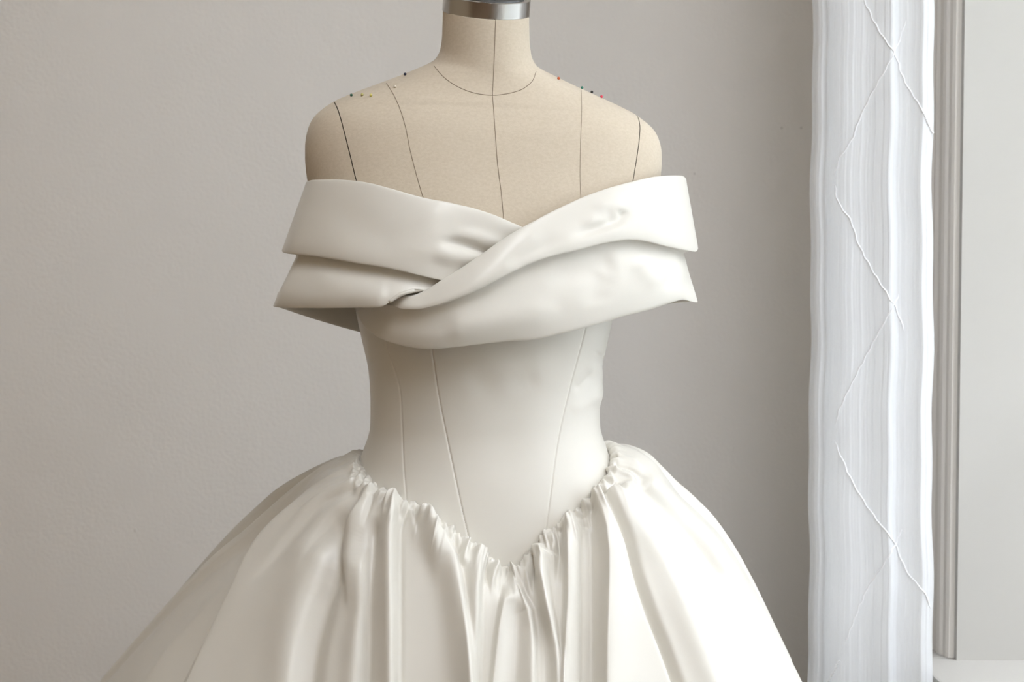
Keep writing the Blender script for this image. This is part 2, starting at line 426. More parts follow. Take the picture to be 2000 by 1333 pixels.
seam([(755, 163), (766, 180), (776, 200), (792, 248), (800, 288), (812, 336), (826, 384), (838, 420)])
seam([(1135, 176), (1136, 208), (1134, 280), (1133, 340), (1135, 400)], 0.0003)
seam([(848, 129), (864, 148), (888, 166), (920, 180), (962, 186), (992, 183), (1024, 172), (1040, 158), (1047, 140)], 0.0004)
# steel neck cap, aligned with the tilted top of the neck
top = body(np.array([BZ[0]]), np.linspace(0, 2 * math.pi, 64, endpoint=False)[:, None])[:, 0]
cen = top.mean(0); nx = np.cross(top[0] - cen, top[16] - cen); nx /= np.linalg.norm(nx); nx *= np.sign(nx[2])

e1 = top[16] - cen; e1 /= np.linalg.norm(e1); e2 = np.cross(nx, e1)
def lathe(name, prof, mat, parent, ns=72):
    V = []; n = len(prof)
    for k in range(ns):
        a = 2 * math.pi * k / ns
        for (r, h) in prof: V.append(cen + nx * h + (e1 * math.cos(a) + e2 * math.sin(a)) * r)
    o = mesh_obj(name, np.array(V), grid_faces(ns, n, True), mat, parent); o.data.set_sharp_from_angle(angle=math.radians(35)); return o
ring = lathe('neck_cap', [(0.0, -0.002), (0.050, -0.002), (0.0515, -0.001), (0.0515, 0.0170), (0.0516, 0.0182), (0.0470, 0.0186), (0.0455, 0.0172), (0.0, 0.0172)], M['steel'], form)
lathe('cap_disc', [(0.0, 0.0172), (0.0440, 0.0172), (0.0430, 0.0196), (0.030, 0.0215), (0.0, 0.0225)], M['iron'], ring)
lathe('cap_knob', [(0.0, 0.022), (0.009, 0.022), (0.010, 0.026), (0.007, 0.030), (0.0105, 0.040), (0.008, 0.048), (0.0, 0.050)], M['steel'], ring, 32)
# stand under the skirt
bm = bmesh.new(); r = bmesh.ops.create_cone(bm, cap_ends=True, segments=24, radius1=0.016, radius2=0.016, depth=float(BZ[-1]) - 0.02)
bmesh.ops.translate(bm, verts=bm.verts[:], vec=(X0, 0, (float(BZ[-1]) + 0.04) / 2)); bm_obj('stand_pole', bm, M['iron'], form, True)
bm = bmesh.new(); bmesh.ops.create_cone(bm, cap_ends=True, segments=40, radius1=0.19, radius2=0.06, depth=0.04)
bmesh.ops.translate(bm, verts=bm.verts[:], vec=(X0, 0, 0.02)); bmesh.ops.bevel(bm, geom=bm.edges[:], offset=0.003, segments=1, affect='EDGES'); bm_obj('stand_base', bm, M['iron'], form)

# ------------------------------------------------------------------ gown
gown = empty('wedding_gown', (X0, 0, 0))
tag(gown, 'ivory satin off-shoulder wedding gown with draped neckline and gathered full skirt', 'gown')
SEAM = np.array([(640, 880), (695, 893), (702, 899), (716, 921), (730, 939), (752, 956), (779, 970), (797, 976), (838, 1001), (880, 1029), (916, 1056), (945, 1079), (966, 1095), (984, 1108), (996, 1112), (1006, 1107),
                 (1019, 1095), (1049, 1061), (1067, 1037), (1090, 1020), (1114, 1001), (1140, 979), (1165, 953), (1182, 936), (1191, 916), (1195, 897), (1240, 885)], float)
def waist(al):
    """height of the pointed waist seam at local angle al"""
    z = np.full(al.shape, float(zpy(920)))
    for _ in range(40):
        p = body(z, al, 0.004); px, py = proj(p)
        tz = unproj(px, hermite(SEAM[:, 0], SEAM[:, 1], px), p[..., 1])[..., 2]
        z = z * 0.6 + tz * 0.4
    side = float(zpy(893)); w = sstep(math.radians(78), math.radians(98), np.abs(al + YAW * 1.0))
    return z * (1 - w) + side * w
NB, RB = 1100, 230
alb = np.linspace(-math.pi, math.pi, NB, endpoint=False)
wz = waist(alb)
tt = np.linspace(0, 1, RB)
ztop = float(zpy(560))
Zg = ztop + (wz[:, None] - 0.008 - ztop) * tt[None]
Bd = body(Zg, alb[:, None], 0.0045)
N = grid_normals(Bd, True)
if (N[NB // 2, 50] @ np.array([0, -1, 0])) < 0: N = -N
facing = (N * (CAM - Bd)).sum(-1) > 0
SL2 = [(748, 640), (756, 680), (770, 722), (781, 762), (784, 807), (788, 901), (794, 980)]
SL1 = [(838, 640), (844, 687), (856, 770), (880, 890), (900, 985), (918, 1064)]
SR1 = [(1152, 600), (1143, 644), (1116, 747), (1090, 860), (1076, 960), (1065, 1046)]
BC = [(SL2, -0.8, 1.6, 1.6, 0, 0), (SL1, -1.0, 1.5, 1.5, 0, 0), (SR1, -0.9, 1.5, 1.5, 0, 0),
      ([(905, 720), (940, 745), (965, 790)], -1.6, 22, 26, 30, 40), ([(1060, 735), (1020, 745), (990, 775)], -1.4, 20, 24, 30, 40), ([(985, 760), (990, 850), (1000, 960)], -0.8, 34, 34, 40, 60),
      ([(900, 690), (1000, 715), (1090, 690)], 1.2, 25, 22, 50, 50),
      ([(1120, 770), (1150, 735), (1180, 690)], -2.2, 9, 12, 20, 10), ([(1110, 800), (1145, 790), (1175, 765)], 1.6, 14, 14, 25, 0), ([(1150, 700), (1172, 745), (1160, 800)], 2.4, 14, 12, 25, 25),
      ([(745, 690), (738, 760), (742, 830)], 1.0, 12, 14, 30, 30), ([(700, 790), (735, 800), (770, 795)], -1.0, 20, 16, 0, 30)]
Bd = creases(Bd, N, BC, facing)
bx, by = proj(Bd)
def seam_x(sl, y): a = np.asarray(sl, float); return np.interp(y, a[:, 1], a[:, 0])
fcs = grid_faces(NB, RB, True); ctr_x = bx.reshape(-1)[fcs].mean(1); ctr_y = by.reshape(-1)[fcs].mean(1); fr = facing.reshape(-1)[fcs].all(1)
pan = np.full(len(fcs), 4)
pan[fr & (ctr_x < seam_x(SL2, ctr_y))] = 0
pan[fr & (ctr_x >= seam_x(SL2, ctr_y)) & (ctr_x < seam_x(SL1, ctr_y))] = 1
pan[fr & (ctr_x >= seam_x(SL1, ctr_y)) & (ctr_x < seam_x(SR1, ctr_y))] = 2
pan[fr & (ctr_x >= seam_x(SR1, ctr_y))] = 3
Vb = Bd.reshape(-1, 3)
wn = N.reshape(-1, 3)
for k, lab in enumerate(('side panel of the bodice', 'front side panel of the bodice', 'pointed centre front panel of the bodice', 'brightly lit side panel of the bodice', 'back panel of the bodice')):
    sub = fcs[pan == k]
    if not len(sub): continue
    used, inv = np.unique(sub, return_inverse=True)
    o = mesh_obj('bodice_panel', Vb[used], inv.reshape(-1, 4), M['satin'], gown); o['label'] = lab
bod_bvh = BVHTree.FromPolygons([Vector(v) for v in Vb], [tuple(f) for f in fcs])

# ---- draped off-shoulder collar: one wide folded band that runs round both arms and crosses itself in front
CX = 950.0
def line(ctrl, n, Rl, Rr, B, top=False):
    """ctrl (px, py, relief in mm) from the arm silhouette inwards -> n points in space on an elliptical wrap"""
    q = spline(np.asarray(ctrl, float), n)
    u = np.where(q[:, 0] < CX, (q[:, 0] - CX) / Rl, (q[:, 0] - CX) / Rr)
    u = np.clip(u, -1, 1); c = np.sqrt(1 - u * u)
    y = -B * c + 0.036 * u
    p = unproj(q[:, 0], q[:, 1], y)
    nrm = np.stack([u * 0.5, -np.maximum(c, 0.02), np.zeros_like(u)], -1); nrm /= np.linalg.norm(nrm, axis=1, keepdims=True)
    return p + nrm * (q[:, 2] * 0.001)[:, None], nrm
NL, NBK, NR = 150, 110, 240
# left run (arm silhouette -> under the crossing)
Ltop = [(594, 356, 0), (600, 353, 0), (608, 352, 0), (654, 351, 0), (688, 353, 0), (722, 358, 0), (757, 367, 0), (825, 386, 0), (879, 397, 0), (928, 408, 0), (967, 421, 0), (1000, 435, -1), (1025, 446, -3), (1058, 470, -8)]
Lfold = [(547, 487, 0), (549, 492, 0), (556, 494, 1), (568, 496, 2), (600, 499, 2), (645, 505, 3), (697, 514, 4), (748, 522, 5), (796, 532, 5), (836, 542, 3), (866, 549, 0), (890, 556, -4), (930, 566, -9)]
Lbot = [(529, 595, 0), (530, 598, 0), (540, 600, 1), (557, 602, 1), (600, 602, 1), (643, 602, 2), (700, 601, 4), (739, 600, 8), (757, 597, 10), (768, 588, 10), (779, 579, 10), (790, 574, 9), (808, 568, 5), (840, 570, -2)]
# right run (arm silhouette -> across the chest -> tucked under the left band)
Rtop = [(1342, 352, 0), (1341, 346, 0), (1336, 344, 0), (1316, 343, 0), (1282, 345, 0), (1231, 356, 0), (1191, 367, 0), (1145, 383, 0), (1100, 403, 1), (1063, 421, 4), (1020, 446, 8), (983, 468, 11), (951, 491, 13), (910, 520, 14), (866, 548, 15), (836, 567, 15), (811, 577, 16), (796, 577, 15), (785, 579, 13), (771, 588, 9), (757, 591, 2), (735, 584, -10)]
Rfold = [(1366, 482, 0), (1365, 488, 0), (1359, 492, 1), (1339, 490, 3), (1296, 482, 5), (1259, 473, 6), (1225, 469, 6), (1197, 472, 6), (1168, 478, 6), (1125, 489, 7), (1083, 499, 8), (1040, 513, 10), (1000, 531, 13), (956, 554, 16), (899, 582, 18), (856, 597, 16), (822, 604, 13), (794, 604, 9), (776, 600, 4), (760, 594, -1), (735, 590, -12)]
Rbot = [(1369, 588, 0), (1366, 592, 0), (1350, 589, 0), (1330, 586, 2), (1311, 591, 2), (1268, 605, 2), (1225, 616, 2), (1168, 633, 2), (1125, 645, 2), (1083, 655, 2), (1053, 662, 2), (996, 666, 2), (921, 674, 2), (873, 680, 2), (839, 682, 2), (801, 678, 2), (752, 665, 1), (722, 648, 0), (707, 633, 0), (700, 618, 0), (700, 603, 0), (708, 590, -4)]
def run(T, Fo, Bo, n, Rs, mid, left):
    (t, nt) = line(T, n, *Rs[0]); (f, nf) = line(Fo, n, *Rs[1]); (b, nb) = line(Bo, n, *Rs[2])
    s = np.linspace(0, 1, n)[:, None]
    edge = sstep(0, 0.08, s)                        # 0 at the arm silhouette
    sx = -1.0 if left else 1.0
    inw = np.array([-sx, 0, 0])[None]
    def m(a, c, k): return a * (1 - k) + c * k
    dn = np.array([0, 0, -1.0])[None]
    hang = 1 - sstep(0.70, 0.95, s) if not left else np.ones_like(s)
    L = []
    L.append(t - nt * 0.007 + dn * 0.014)                                           # turned-in top hem
    L.append(t - nt * 0.0022 + dn * 0.0012)
    L.append(t)
    L.append(m(t, f, 0.10) + nt * 0.0020 * edge)
    L.append(m(t, f, 0.32) + nt * 0.0035 * edge * mid)
    L.append(m(t, f, 0.60) + nt * 0.0045 * edge * mid)
    L.append(m(t, f, 0.85) + nf * 0.0042 * edge * mid)
    L.append(f + nf * 0.001 * edge)
    L.append(f - nf * 0.0035 - dn * 0.0008 + inw * 0.002 * (1 - edge))
    tk = f - nf * (0.0095 * hang + 0.0065 * (1 - hang)) * (1 - sstep(0.90, 0.97, s)) + dn * (0.0035 * (1 - sstep(0.88, 0.95, s)) + 0.0045 * (1 - edge)) + inw * 0.0085 * (1 - edge)
    L.append(tk - dn * 0.004)
    L.append(m(tk, b, 0.10) + nb * 0.001)
    L.append(m(tk, b, 0.35) + nb * 0.0045 * edge * mid)
    L.append(m(tk, b, 0.68) + nb * 0.0065 * edge * mid)
    L.append(m(tk, b, 0.92) + nb * 0.0032 * edge * mid)
    L.append(b)
    L.append(b - nb * 0.003 - dn * 0.0008)
    lip = 1 - 0.85 * sstep(0.55, 0.78, s) if left else 0.4 + 0.6 * hang
    L.append(b - nb * (0.007 - 0.0035 * (1 - lip)) - dn * 0.016 * lip)
    return np.stack(L, 1)                            # (n, lines, 3)
GL = run(Ltop, Lfold, Lbot, NL, [(357, 393, .137), (404, 416, .150), (422, 420, .150)], 1 - 0.85 * sstep(0.62, 0.9, np.linspace(0, 1, NL)[:, None]), True)
sR = np.linspace(0, 1, NR)[:, None]
GR = run(Rtop, Rfold, Rbot, NR, [(345, 393, .137), (350, 417, .148), (262, 420, .146)], 0.25 + 0.75 * sstep(1.0, 0.75, sR) if False else (1 - 0.75 * sstep(0.7, 1.0, sR)), False)
# back run from the left arm round behind to the right arm
a0, a1 = GL[0], GR[0]
sb = np.linspace(0, 1, NBK + 2)[1:-1]
ang = math.pi * sb
nl = a0.shape[0]; kk = np.linspace(0, 1, nl)
GBk = np.zeros((NBK, nl, 3))
for j in range(nl):
    cx = (a0[j] + a1[j]) / 2; hx = (a1[j] - a0[j]) / 2
    lin = 0.75 * kk[j] ** 2
    p = cx[None] - ((1 - lin) * np.cos(ang) + lin * (1 - 2 * sb))[:, None] * hx[None]
    inner = 0.006 if j in (0, nl - 1) else 0.0
    p[:, 1] += (0.125 + 0.03 * kk[j] - inner) * np.sin(ang)
    p[:, 2] -= (0.010 + 0.052 * kk[j] ** 1.5) * np.interp(sb, [0, .1, .22, .35, .45, .7, .85, 1], [0, .3, .66, .95, 1, .5, .12, 0])
    if j == nl - 1: p[:, 2] += 0.05 * np.sin(ang)
    GBk[:, j] = p
Gc = np.concatenate([GL[::-1], GBk, GR], 0)
# smooth across the band
xs = np.r_[0, np.cumsum(np.linalg.norm(np.diff(Gc[NL // 2], axis=0), axis=1))]
xs = np.arange(nl, dtype=float)
NVc = 120
Q = np.linspace(0, nl - 1, NVc)
Gf = hermite(xs, Gc.transpose(1, 0, 2).reshape(nl, -1), Q).reshape(NVc, -1, 3).transpose(1, 0, 2)
for _ in range(3):                                    # relax a little so that tucks stay rounded
    Gf[:, 1:-1] = 0.5 * Gf[:, 1:-1] + 0.25 * (Gf[:, :-2] + Gf[:, 2:])
for _ in range(4):
    Gf[1:-1] = 0.5 * Gf[1:-1] + 0.25 * (Gf[:-2] + Gf[2:])
for jn in (NL, NL + NBK):                             # soften the turn of the band over each arm
    for _ in range(8):
        Gf[jn-5:jn+5] = 0.5 * Gf[jn-5:jn+5] + 0.25 * (Gf[jn-6:jn+4] + Gf[jn-4:jn+6])
Nc = grid_normals(Gf)
if Nc[NL + NBK + 90, 40] @ np.array([0, -1, 0]) < 0: Nc = -Nc
vd = CAM - Gf; fm = sstep(0.0, 0.25, (Nc * vd).sum(-1) / np.linalg.norm(vd, axis=-1))
lm = fm.copy(); lm[NL:] = 0
rm = fm.copy(); rm[:NL + NBK] = 0
LC = [([(850, 474), (880, 473), (910, 479), (950, 494)], -5.5, 7, 7, 45, 0), ([(840, 500), (890, 502), (930, 508)], 4.0, 16, 18, 40, 0), ([(880, 455), (930, 462), (970, 474)], 3.0, 14, 12, 50, 0),
      ([(830, 395), (850, 450), (840, 520)], 2.0, 50, 40, 30, 30), ([(640, 395), (700, 440), (790, 480)], -1.5, 30, 30, 50, 50),
      ([(600, 545), (680, 560), (760, 580)], 2.0, 24, 20, 50, 20)]
RC = [([(1218, 408), (1213, 424), (1190, 436), (1150, 450), (1110, 462)], -4.0, 10, 10, 10, 60), ([(1155, 426), (1180, 424), (1200, 416)], -1.2, 12, 12, 25, 15), ([(1150, 405), (1195, 398), (1222, 410)], 2.2, 14, 14, 30, 10),
      ([(1130, 440), (1170, 432), (1205, 440)], 1.5, 12, 12, 30, 30), ([(1060, 440), (1000, 490), (930, 545), (870, 580)], 2.5, 26, 20, 40, 90), ([(1110, 460), (1040, 490), (980, 520)], -2.0, 14, 14, 50, 40),
      ([(1210, 510), (1150, 525), (1060, 560)], -3.0, 24, 24, 30, 60), ([(1245, 500), (1262, 530), (1300, 560)], 3.5, 20, 16, 20, 30), ([(1180, 530), (1165, 570), (1170, 600)], -2.0, 22, 26, 20, 20),
      ([(1100, 600), (980, 625), (860, 640)], 3.0, 30, 30, 60, 40), ([(1290, 545), (1330, 555), (1362, 560)], -2.0, 14, 14, 20, 0)]
Gf = creases(Gf, Nc, LC, lm); Gf = creases(Gf, Nc, RC, rm)
ncol = Gf.shape[0]
# the two halves of the band are separate pieces of cloth, joined at the centre back
half = NL + NBK // 2
for (i0, i1, lab) in ((0, half + 1, 'half of the draped neckline band in shade, tucked under the crossing'), (half, ncol, 'half of the draped neckline band in window light, wrapped over the crossing')):
    g = Gf[i0:i1]
    o = mesh_obj('neckline_band', g.reshape(-1, 3), grid_faces(g.shape[0], NVc), M['satin'], gown); o['label'] = lab
    sm = o.modifiers.new('cloth_thickness', 'SOLIDIFY'); sm.thickness = 0.0016; sm.offset = -1.0

# ---- skirt
Lsil = [(702, 899), (690, 896), (668, 897), (640, 906), (610, 926), (580, 950), (540, 984), (500, 1018), (430, 1080), (380, 1132), (330, 1188), (265, 1263), (205, 1333)]
Rsil = [(1195, 897), (1198, 886), (1212, 879), (1235, 880), (1262, 891), (1281, 905), (1303, 935), (1330, 972), (1365, 1004), (1400, 1038), (1440, 1092), (1480, 1160), (1530, 1258), (1568, 1333)]
RS = 330
LS = spline(Lsil, RS); RSi = spline(Rsil, RS); ts = np.linspace(0, 1, RS)
ysL = 0.16 * ts; ysR = 0.035 + 0.0 * ts
PL = unproj(LS[:, 0], LS[:, 1], ysL); PR = unproj(RSi[:, 0], RSi[:, 1], ysR)
# columns: dense at the front, coarse behind
psi = np.concatenate([np.radians(np.linspace(-102, 102, 1100)), np.radians(np.linspace(102, 258, 140))[1:-1]])
NS = len(psi)
alS = psi - YAW * np.cos(psi / 2) ** 2
wzS = waist((alS + math.pi) % (2 * math.pi) - math.pi)
S0 = body(wzS, alS, 0.0046)
s, c = np.sin(psi), np.cos(psi)
ps, tS = s[:, None], ts[None]
wl = np.where(s < 0, 1.0, 0.0)[:, None]
dW = wl * (PL[0, 0] - PL[:, 0])[None] + (1 - wl) * (PR[:, 0] - PR[0, 0])[None]
k = ((1 - s) / 2)[:, None]
zcurve = k * PL[:, 2][None] + (1 - k) * PR[:, 2][None]
zb = min(PL[-1, 2], PR[-1, 2]); zb = (PL[-1, 2] + PR[-1, 2]) / 2
zstr = S0[:, 2][:, None] + (zb - S0[:, 2][:, None]) * tS
z0 = zcurve[:, :1]; z1 = zcurve[:, -1:]
dev = zcurve - (z0 + (z1 - z0) * tS)                       # departure of the side outline from a straight fall
zS = zstr + dev * (np.abs(ps) ** 3) + (z1 - zb) * tS * np.abs(ps) ** 2
fb = 0.030 * (1 - np.exp(-ts / 0.06)) + 0.105 * ts ** 1.1
bb = 0.060 * (1 - np.exp(-ts / 0.08)) + 0.34 * ts ** 1.0
xS = S0[:, 0][:, None] + dW * (np.sign(ps) * np.abs(ps) ** 0.9)
yS = S0[:, 1][:, None] + np.where(c[:, None] > 0, -fb[None] * c[:, None], -bb[None] * c[:, None])
yS = yS + (np.where(ps < 0, ysL[None] - 0.0, 0.0)) * np.abs(ps) ** 4
Sk = np.stack([xS, yS, zS], -1)
Ns = grid_normals(Sk)
if Ns[550, 200] @ np.array([0, -1, 0]) < 0: Ns = -Ns
vd = CAM - Sk; fs = sstep(-0.12, 0.22, (Ns * vd).sum(-1) / np.linalg.norm(vd, axis=-1)) * sstep(-0.35, -0.05, c[:, None])
# step folds: +amp, wide on the proud side, narrow on the other
SC = [
 ([(676, 915), (640, 934), (600, 960), (542, 1014), (489, 1079), (443, 1164), (405, 1240), (363, 1333)], -17, 75, 6, 240, 0),
 ([(676, 915), (640, 934), (600, 960), (542, 1014), (489, 1079), (443, 1164), (405, 1240), (363, 1333)], 9, 5, 40, 220, 0),
 ([(676, 915), (640, 934), (600, 960), (542, 1014), (489, 1079), (443, 1164)], 2.6, 3.5, 14, 20, 120),
 ([(650, 910), (600, 945), (534, 1012), (466, 1095), (413, 1171), (363, 1250), (322, 1333)], -14, 55, 6, 240, 0),
 ([(650, 910), (600, 945), (534, 1012), (466, 1095), (413, 1171)], 2.4, 3.5, 10, 20, 140),
 ([(620, 925), (560, 980), (480, 1062), (400, 1150), (330, 1240), (270, 1333)], 5, 10, 30, 200, 0),
 ([(700, 938), (650, 955), (600, 995), (555, 1050)], 2.6, 4, 12, 10, 90),
 ([(698, 950), (637, 978), (580, 1039), (523, 1111), (480, 1160)], -4.5, 6, 12, 20, 130),
 ([(715, 962), (660, 1000), (615, 1060), (580, 1140)], -3.5, 9, 14, 20, 110),
 ([(704, 915), (676, 906), (640, 915), (600, 940)], -2.5, 5, 5, 6, 60),
 ([(706, 925), (672, 926), (632, 945), (590, 982)], -2.5, 5, 6, 6, 80),
 ([(712, 934), (690, 940), (655, 966)], 2.5, 5, 6, 5, 40),
 ([(667, 985), (664, 1042), (656, 1107), (633, 1183), (610, 1278), (603, 1333)], -12.0, 26, 20, 60, 0),
 ([(640, 1040), (600, 1120), (570, 1220), (560, 1333)], 6.0, 40, 30, 60, 0),
 ([(728, 952), (705, 993), (676, 1042), (672, 1080), (680, 1130), (686, 1210)], 11.0, 10, 28, 10, 130),
 ([(708, 1060), (715, 1150), (700, 1240), (690, 1333)], 7.5, 24, 24, 60, 0),
 ([(735, 1010), (728, 1100), (722, 1200), (718, 1333)], -6.0, 12, 12, 40, 0),
 ([(778, 972), (766, 1050), (766, 1150), (766, 1333)], 16.5, 24, 14, 10, 0),
 ([(781, 972), (779, 1050), (779, 1150), (779, 1333)], -5.8, 5, 8, 10, 0),
 ([(806, 987), (812, 1020), (818, 1050)], -6.0, 5, 6, 6, 30),
 ([(820, 990), (838, 1030), (850, 1080), (855, 1150)], 7.5, 14, 14, 10, 90),
 ([(826, 995), (837, 1026), (865, 1062), (882, 1092), (891, 1130), (902, 1202), (917, 1333)], 15.0, 27, 14, 15, 0),
 ([(829, 995), (850, 1026), (878, 1062), (895, 1092), (904, 1130), (915, 1202), (930, 1333)], -5.2, 5, 8, 15, 0),
 ([(884, 1036), (892, 1062), (897, 1085)], -6.0, 4, 5, 6, 10),
 ([(912, 1058), (905, 1085), (903, 1110)], 6.0, 4, 9, 6, 15),
 ([(941, 1078), (929, 1135), (927, 1220), (924, 1333)], 13.5, 19, 14, 6, 0),
 ([(944, 1078), (942, 1135), (940, 1220), (937, 1333)], -4.7, 5, 8, 6, 0),
 ([(958, 1094), (954, 1120), (950, 1160)], -6.0, 8, 6, 5, 50),
 ([(966, 1099), (960, 1130), (952, 1160)], 6.0, 4, 10, 5, 40),
 ([(989, 1136), (976, 1203), (962, 1333)], 9.0, 4, 26, 40, 0),
 ([(996, 1116), (985, 1150), (978, 1180)], -5.2, 7, 6, 4, 40),
 ([(1009, 1107), (1005, 1150), (1028, 1188), (1034, 1225), (1036, 1333)], 13.5, 19, 14, 8, 0),
 ([(1012, 1107), (1018, 1150), (1041, 1188), (1047, 1225), (1049, 1333)], -4.7, 5, 8, 8, 0),
 ([(1003, 1115), (1010, 1152), (1014, 1190)], -6.0, 5, 5, 5, 30),
 ([(1040, 1080), (1040, 1120), (1045, 1170)], -7.5, 4, 5, 5, 50),
 ([(1050, 1066), (1058, 1120), (1066, 1190), (1080, 1270)], 9.0, 10, 12, 6, 80),
 ([(1071, 1074), (1059, 1118), (1063, 1169), (1073, 1220), (1085, 1278), (1087, 1333)], 12.0, 11, 14, 10, 30),
 ([(1074, 1074), (1072, 1118), (1076, 1169), (1086, 1220), (1098, 1278), (1100, 1333)], -4.2, 5, 8, 10, 30),
 ([(1079, 1042), (1083, 1060), (1077, 1085)], 6.0, 5, 5, 4, 20),
 ([(1092, 1030), (1092, 1070), (1088, 1150)], -6.0, 7, 6, 5, 60),
 ([(1113, 1012), (1106, 1050), (1107, 1118), (1105, 1186), (1100, 1275), (1098, 1333)], 13.5, 4, 24, 8, 0),
 ([(1128, 1000), (1137, 1030), (1138, 1084), (1139, 1186), (1139, 1333)], -9.0, 8, 14, 6, 0),
 ([(1150, 985), (1158, 1040), (1160, 1150), (1160, 1333)], -9.0, 14, 10, 10, 0),
 ([(1158, 968), (1173, 1016), (1180, 1118), (1179, 1220), (1178, 1333)], 18.0, 6, 46, 10, 0),
 ([(1174, 956), (1196, 1004), (1223, 1061), (1242, 1118), (1265, 1183), (1295, 1259), (1322, 1333)], -13.5, 7, 9, 15, 0),
 ([(1204, 947), (1231, 993), (1280, 1073), (1337, 1202), (1390, 1333)], 10.5, 28, 34, 15, 0),
 ([(1196, 948), (1206, 958), (1222, 962)], -7.5, 7, 7, 5, 12),
 ([(1231, 950), (1262, 1005), (1310, 1062), (1370, 1150), (1420, 1230)], -6.0, 20, 22, 30, 90),
 ([(1231, 926), (1280, 972), (1318, 1008), (1356, 1050), (1402, 1111), (1442, 1165)], -10.5, 12, 14, 30, 60),
 ([(1250, 930), (1310, 985), (1370, 1045), (1420, 1115), (1470, 1210)], 6.0, 14, 20, 30, 80),
 ([(1200, 909), (1231, 915), (1268, 938)], -4.5, 4, 4, 4, 30),
 ([(1200, 922), (1228, 930), (1260, 955)], 4.5, 5, 5, 4, 30), ([(1204, 895), (1235, 900), (1262, 915)], 3.0, 4, 5, 4, 30),
 ([(1400, 1180), (1430, 1250), (1460, 1333)], -6.0, 30, 30, 60, 0)]
# little gathers all along the seam
gx = 700.0
while gx < 1198:
    gy = float(hermite(SEAM[:, 0], SEAM[:, 1], np.array([gx]))[0]); ln = random.uniform(26, 100)
    lean = (gx - 960) * 0.0016 * ln
    w = random.uniform(3.0, 5.5)
    SC.append(([(gx, gy - 2), (gx + lean * 0.5, gy + ln * 0.5), (gx + lean, gy + ln)], random.choice([-1, 1]) * random.uniform(1.8, 4.2), w, w * random.uniform(0.6, 1.2), 2, ln * 0.7))
    gx += random.uniform(7, 15)
Sk = creases(Sk, Ns, SC, fs)
# folds on the sides and the back that the front view hardly shows
wB = sstep(math.radians(80), math.radians(110), np.abs(((psi + math.pi) % (2 * math.pi)) - math.pi))[:, None]
fold = 0.016 * np.sin(psi * 19 + 0.6 * np.sin(psi * 7)) + 0.008 * np.sin(psi * 43 + 1.0)
Sk = Sk + Ns * (fold[:, None] * wB * sstep(0.02, 0.35, tS))[..., None]
# pouffed, slightly uneven gathering right at the seam
pf = (0.0030 + 0.0020 * np.sin(psi * 61) + 0.0014 * np.sin(psi * 103 + 1))[:, None] * np.exp(-((tS - 0.030) / 0.022) ** 2)
Sk = Sk + Ns * pf[..., None]
# continue to the floor
NE = 26; te = np.linspace(0, 1, NE)[1:]
last = Sk[:, -1]; dirv = Sk[:, -1] - Sk[:, -40]; dirv = dirv / np.maximum(np.abs(dirv[:, 2:3]), 1e-4); dirv[:, 2] = -1
ex = last[:, None] + (dirv * np.array([0.55, 0.55, 1.0]))[:, None] * ((last[:, 2:3] - 0.004)[:, None] * te[None, :, None])
ex[..., 0] = np.where(ex[..., 0] > last[:, None, 0], last[:, None, 0] + (ex[..., 0] - last[:, None, 0]) * 0.35, ex[..., 0])
ex[..., 0] = np.minimum(ex[..., 0], 0.56)
ex[..., 1] = np.minimum(ex[..., 1], 0.9)
Sf = np.concatenate([Sk, ex], 1)
o = mesh_obj('skirt', Sf.reshape(-1, 3), grid_faces(NS, Sf.shape[1], True), M['satin'], gown)
o['label'] = 'full gathered satin skirt with deep soft folds'

# ------------------------------------------------------------------ sheer curtain
cur = empty('sheer_curtain', (0.50, 0.25, 0.0))
tag(cur, 'white sheer curtain with diamond pintucks hanging beside the window', 'curtain')
def drape(name, ctrl, seed, amp, zt, zb_, nz=120, nu=420, lab=None):
    r = np.random.default_rng(seed)
    P = spline(np.asarray(ctrl, float), nu)               # plan curve (x, y)
    t = np.gradient(P, axis=0); t /= np.linalg.norm(t, axis=1, keepdims=True); n = np.stack([-t[:, 1], t[:, 0]], -1)
    L = np.r_[0, np.cumsum(np.linalg.norm(np.diff(P, axis=0), axis=1))]
    z = np.linspace(zt, zb_, nz)
    rip = np.zeros((nu, nz))
    for kf in (110, 260, 520, 900, 1500):
        ph = r.uniform(0, 6.28); dr = r.uniform(-1.5, 1.5)
        rip += (150 / kf) ** 0.95 * np.sin(L[:, None] * kf + ph + dr * 0.25 * np.sin(z[None] * r.uniform(1, 3) + r.uniform(0, 6)))
    spread = 1 + 0.06 * (1.2 - z) / 1.2; drift = 0.010 * (1.2 - z)
    c0 = P[-1]
    XY = c0[None, None] + (P - c0)[:, None] * spread[None, :, None] + n[:, None] * (rip * amp)[..., None]
    wob = 0.0012 * np.sin(z * 17 + 1) + 0.0010 * np.sin(z * 41) + drift
    XY = XY + np.stack([wob, 0 * wob], -1)[None] * 1.0
    Gd = np.concatenate([XY, np.broadcast_to(z[None, :, None], (nu, nz, 1))], -1)
    o = mesh_obj(name, Gd.reshape(-1, 3), grid_faces(nu, nz), M['sheer'], cur)
    if lab: o['label'] = lab
    return Gd
def plan(px, y): p = unproj(px, 557, y - 0.17); return (p[0], p[1])
main = drape('curtain_panel', [plan(1612, .47), plan(1622, .44), plan(1640, .415), plan(1662, .405), plan(1690, .40), plan(1718, .385), plan(1738, .375), plan(1752, .385), plan(1775, .38), plan(1800, .365), plan(1822, .37)], 3, 0.0008, 2.62, 0.02, lab='front layer of the sheer curtain')
drape('curtain_panel', [plan(1584, .52), plan(1592, .505), plan(1610, .50), plan(1635, .50), plan(1680, .49), plan(1740, .47), plan(1800, .455), plan(1815, .44)], 5, 0.0008, 2.62, 0.02, nu=260, lab='thin back layer of the sheer curtain')
